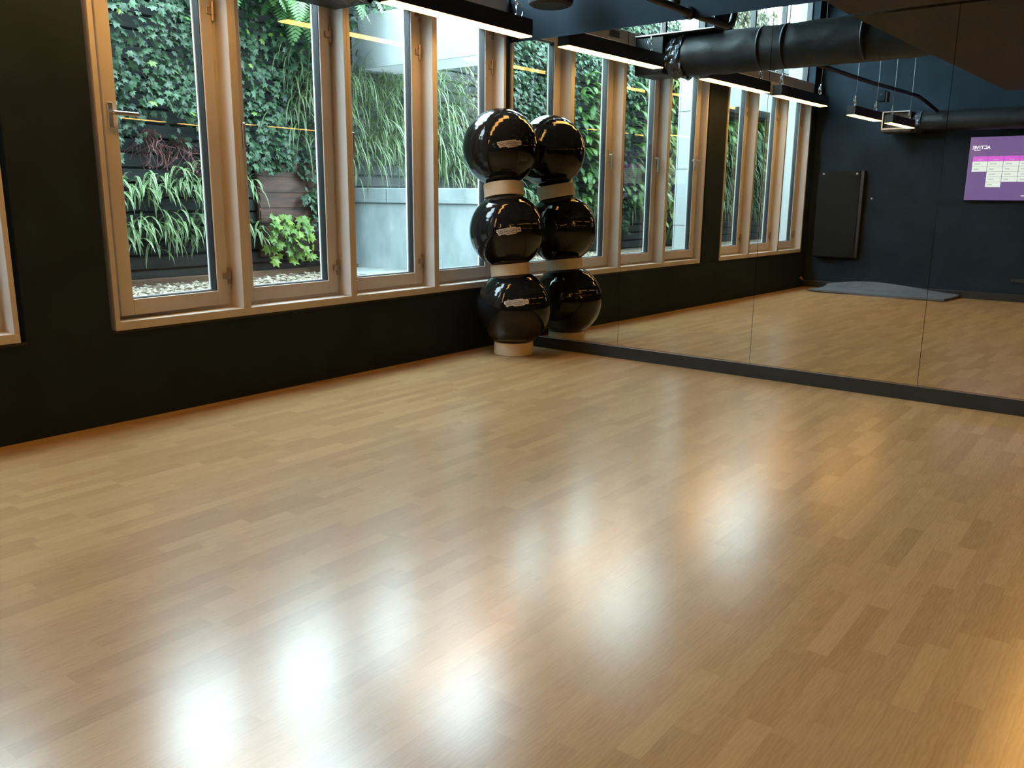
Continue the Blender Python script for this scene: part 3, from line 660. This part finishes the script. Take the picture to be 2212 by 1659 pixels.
def sedge(b, y, z, n, L=(.28, .5), out=.5, wd=.008, x=GX):
    for _ in range(n):
        a = R.gauss(0, .8)
        blade(b, (x+R.uniform(0, .08), y+R.gauss(0, .045), z+R.gauss(0, .06)), (R.uniform(.3, 1), math.sin(a)*1.4, R.uniform(-.1, 1.2)), R.uniform(*L)*R.choice((.55, .8, 1)), wd*R.uniform(.7, 1.5), R.uniform(3, 9.5), R.random(), 8)
b = MB()
for y in [-.52+.10*i for i in range(20)]:
    for z in (1.92, 1.72, 1.52, 1.34):
        if y < -.12 and z < 1.4: continue
        if y > 1.28 and z > 1.4: continue
        sedge(b, y+R.uniform(-.07, .07), z+R.uniform(-.08, .08), 30)
tag(b.build('hanging_sedge', M['grass']), 'thick curtain of striped grass hanging over the granite wall', 'grass', kind='stuff')
b = MB()
for y in [-7.9+.12*i for i in range(15)]:
    for z in (1.85, 1.55, 1.25, .95): sedge(b, y+R.uniform(-.05, .05), z+R.uniform(-.06, .06), 34)
tag(b.build('hanging_sedge', M['grass']), 'striped grass on the farther garden wall, seen in the mirror', 'grass', kind='stuff')
# clumps of striped lily turf in two rows
k_ = 0
rows = [(1.06, [-1.95, -1.80, -1.64, -1.48, -1.33, -1.18, -1.0]), (.80, [-1.98, -1.84, -1.70, -1.56, -1.42, -1.28, -1.12, -.93])]
side = ['leftmost', 'second from left', 'third from left', 'fourth from left', 'fifth from left', 'sixth from left', 'seventh from left', 'eighth from left']
for ri, (z, ys) in enumerate(rows):
    for i, y in enumerate(ys):
        b = MB(); zz = z + R.uniform(-.03, .03)
        for _ in range(34): blade(b, (GX+R.uniform(.01, .09), y+R.gauss(0, .045), zz+R.gauss(0, .05)), (R.uniform(.4, 1), R.gauss(0, .9), R.uniform(-.2, .8)), R.uniform(.14, .25), .017*R.uniform(.7, 1.2), R.uniform(7, 17), R.random(), 6)
        tag(b.build('lily_turf', M['tuft'], origin=(GX, y, zz)), '%s striped lily turf clump in the %s row on the garden wall' % (side[i], ('upper', 'lower')[ri]), 'plant', 'striped clumps behind the first window')
b = MB()
for y in [-2.05, -2.2, -2.35, -3.1, -3.3, -4.1, -4.3]:
    for _ in range(34): blade(b, (GX+R.uniform(.01, .09), y+R.gauss(0, .05), .95+R.gauss(0, .05)), (R.uniform(.4, 1), R.gauss(0, .6), R.uniform(-.2, .8)), R.uniform(.16, .3), .012, R.uniform(8, 16), R.random(), 6)
tag(b.build('striped_grass', M['tuft']), 'loose striped grass low on the wall, seen in the mirror behind the balls', 'grass', kind='stuff')
def frond(b, root, d, L, droop, tint):
    p = Vector(root); d = Vector(d).normalized(); N = 22; st = L/N
    for i in range(N):
        t = i/N; sd = d.cross(Vector((0, 0, 1))); sd = sd.normalized() if sd.length > .05 else Vector((0, 1, 0)); nrm = sd.cross(d).normalized()
        ll = L*.17*math.sin(math.pi*min(1, .12+t*.9))**.7
        for s_ in (-1, 1):
            q = (sd*s_*.9 + d*.35).normalized(); e = p + q*ll + Vector((0, 0, -.25*ll)); wv = d*st*.42
            i0 = len(b.v); b.v += [tuple(p-wv*.8), tuple(p+wv*.8), tuple((p+e)/2+wv), tuple(e), tuple((p+e)/2-wv)]
            b.f.append((i0, i0+1, i0+2, i0+3, i0+4)); b.uv += [(0.5, tint)]*5
        p = p + d*st; d = (d + Vector((0, 0, -droop*st*(.6+t)))).normalized()
def fern(y, z, n, label, Lr=(.3, .5), m='fern', nm='hanging_fern'):
    b = MB()
    for i in range(n): frond(b, (GX+R.uniform(.02, .12), y+R.gauss(0, .05), z+R.gauss(0, .04)), (R.uniform(.5, 1), R.gauss(0, .7), R.uniform(-.1, .6)), R.uniform(*Lr), R.uniform(3.5, 7), R.random())
    return tag(b.build(nm, M[m], origin=(GX, y, z)), label, 'fern', 'ferns hanging from the garden wall')
fern(-.95, 2.42, 20, 'hanging fern at the top left of the second window'); fern(-.68, 2.46, 22, 'hanging fern at the top of the second window, centre'); fern(-.42, 2.38, 22, 'hanging fern at the top right of the second window', (.4, .62))
fern(-.05, 2.62, 20, 'fern overhanging the left end of the white concrete beam', (.35, .55)); fern(.35, 2.72, 16, 'fern above the concrete beam, seen through the third window')
b = MB()
for _ in range(560):
    y, z = R.uniform(-3.5, -2.92), R.uniform(.9, 2.25)
    if R.random() < .5: y = R.uniform(-4.5, -3.85)
    frond(b, (GX+R.uniform(.02, .22), y, z), (R.uniform(.5, 1), R.gauss(0, .6), R.uniform(-.3, .5)), R.uniform(.12, .24), R.uniform(5, 12), R.random())
tag(b.build('feathery_shrub', M['bush']), 'feathery green foliage on the garden wall, seen in the mirror', 'shrub', kind='stuff')
b = MB(); ivy(b, -5.20, -4.66, .5, 2.7, 620, (.06, .11), .16, shape=OV, lean=.1); ivy(b, -4.5, -4.15, 1.5, 2.4, 90, (.07, .12), .24, shape=OV, lean=.1)
tag(b.build('broad_leaved_shrub', M['bigleaf']), 'yellow green broad leaves on the garden wall, seen in the mirror beside the white cladding', 'shrub', kind='stuff')
b = MB()
for _ in range(260): frond(b, (GX+R.uniform(.02, .15), R.uniform(-7.9, -6.0), R.uniform(1.4, 2.1)), (R.uniform(.5, 1), R.gauss(0, .6), R.uniform(-.3, .5)), R.uniform(.15, .3), R.uniform(5, 12), R.random())
tag(b.build('feathery_shrub', M['bush']), 'feathery shrub under the farther white beam, seen in the mirror', 'shrub', kind='stuff')
b = MB()
for _ in range(5200):
    y = R.uniform(-7.9, -5.9); top = 3.80 - .20*(y+6)**2*.35 + .12*noise.noise(Vector((y*3, 0, 3))); z = R.uniform(2.75, max(2.9, top))
    leafpoly(b, Vector((GX-.1+R.uniform(-.25, .12), y, z)), Vector((1, R.gauss(0, .6), R.gauss(.4, .6))), Vector((0, R.gauss(0, .5), 1)), R.uniform(.05, .085), OV, R.random())
for i in range(14):                                  # solid backing boxes added so bright sky stays hidden between the hedge leaves
    y = -7.9 + i*.143; top = 3.70 - .20*(y+.07+6)**2*.35; b.box(GX-.30, GX-.17, y, y+.145, 2.75, top)
for _ in range(1700):
    y = R.uniform(1.3, 2.3); z = R.uniform(1.05, 2.65); leafpoly(b, Vector((GX+R.uniform(.02, .25), y, z)), Vector((1, R.gauss(-.3, .6), R.gauss(.3, .6))), Vector((0, R.gauss(0, .5), 1)), R.uniform(.03, .05), OV, R.random()*(1 if z < 1.8 else .4))
tag(b.build('brown_hedge', M['hedge']), 'brownish green hedge behind the hanging grass and above the far garden wall', 'hedge', kind='stuff')
# dead red twigs on the bare wall
for i, (y, z) in enumerate([(-1.66, 1.40), (-1.42, 1.36), (-1.24, 1.22)]):
    b = MB()
    for _ in range(26):
        p = Vector((GX+.03, y+R.gauss(0, .03), z)); pts = [p]
        d = Vector((R.uniform(.1, .5), R.gauss(0, .5), -1))
        for _k in range(6): d = (d + Vector((R.gauss(0, .35), R.gauss(0, .5), R.gauss(-.1, .2)))).normalized(); p = p + d*.045; p.x = max(p.x, GX+.012); pts.append(p.copy())
        b.tube(pts, .0022, 4, cap=False)
        for q in pts[1:]:
            if R.random() < .6: leafpoly(b, q, Vector((1, R.gauss(0, .6), R.gauss(0, .6))), Vector((0, R.gauss(0, 1), 1)), R.uniform(.012, .024), OV, 0)
    tag(b.build('withered_plant', M['twig'], origin=(GX, y, z)), ['withered dark red plant, left of three on the bare garden wall', 'withered dark red plant, middle of three on the bare garden wall', 'withered dark red plant, right of three above the striped clumps'][i], 'plant', 'withered plants on the garden wall')
# pebbles
b = MB(); ico = [(0, 0, 1), (.9, 0, .3), (.28, .85, .3), (-.72, .53, .3), (-.72, -.53, .3), (.28, -.85, .3), (.72, .53, -.3), (-.28, .85, -.3), (-.9, 0, -.3), (-.28, -.85, -.3), (.72, -.53, -.3), (0, 0, -1)]
icf = [(0, 1, 2), (0, 2, 3), (0, 3, 4), (0, 4, 5), (0, 5, 1), (1, 6, 2), (2, 7, 3), (3, 8, 4), (4, 9, 5), (5, 10, 1), (2, 6, 7), (3, 7, 8), (4, 8, 9), (5, 9, 10), (1, 10, 6), (6, 11, 7), (7, 11, 8), (8, 11, 9), (9, 11, 10), (10, 11, 6)]
for _ in range(3400):
    x, y = R.uniform(-1.55, -.35), R.uniform(-3.0, -.38); s_ = R.uniform(.007, .017); a = R.uniform(0, 6.28); sq = R.uniform(.45, .8)
    if x < -1.36 and R.random() < .7: continue
    ca_, sa_ = math.cos(a), math.sin(a); st = R.uniform(1, 1.6)
    b.faces([(x+(px*st*ca_-py*sa_)*s_, y+(px*st*sa_+py*ca_)*s_, GZ+s_*.3+pz*s_*sq) for px, py, pz in ico], icf)
tag(b.build('pebble_strip', M['pebble'], smooth=True), 'pale pebbles strewn on the soil outside the first two windows', 'pebbles', kind='stuff')
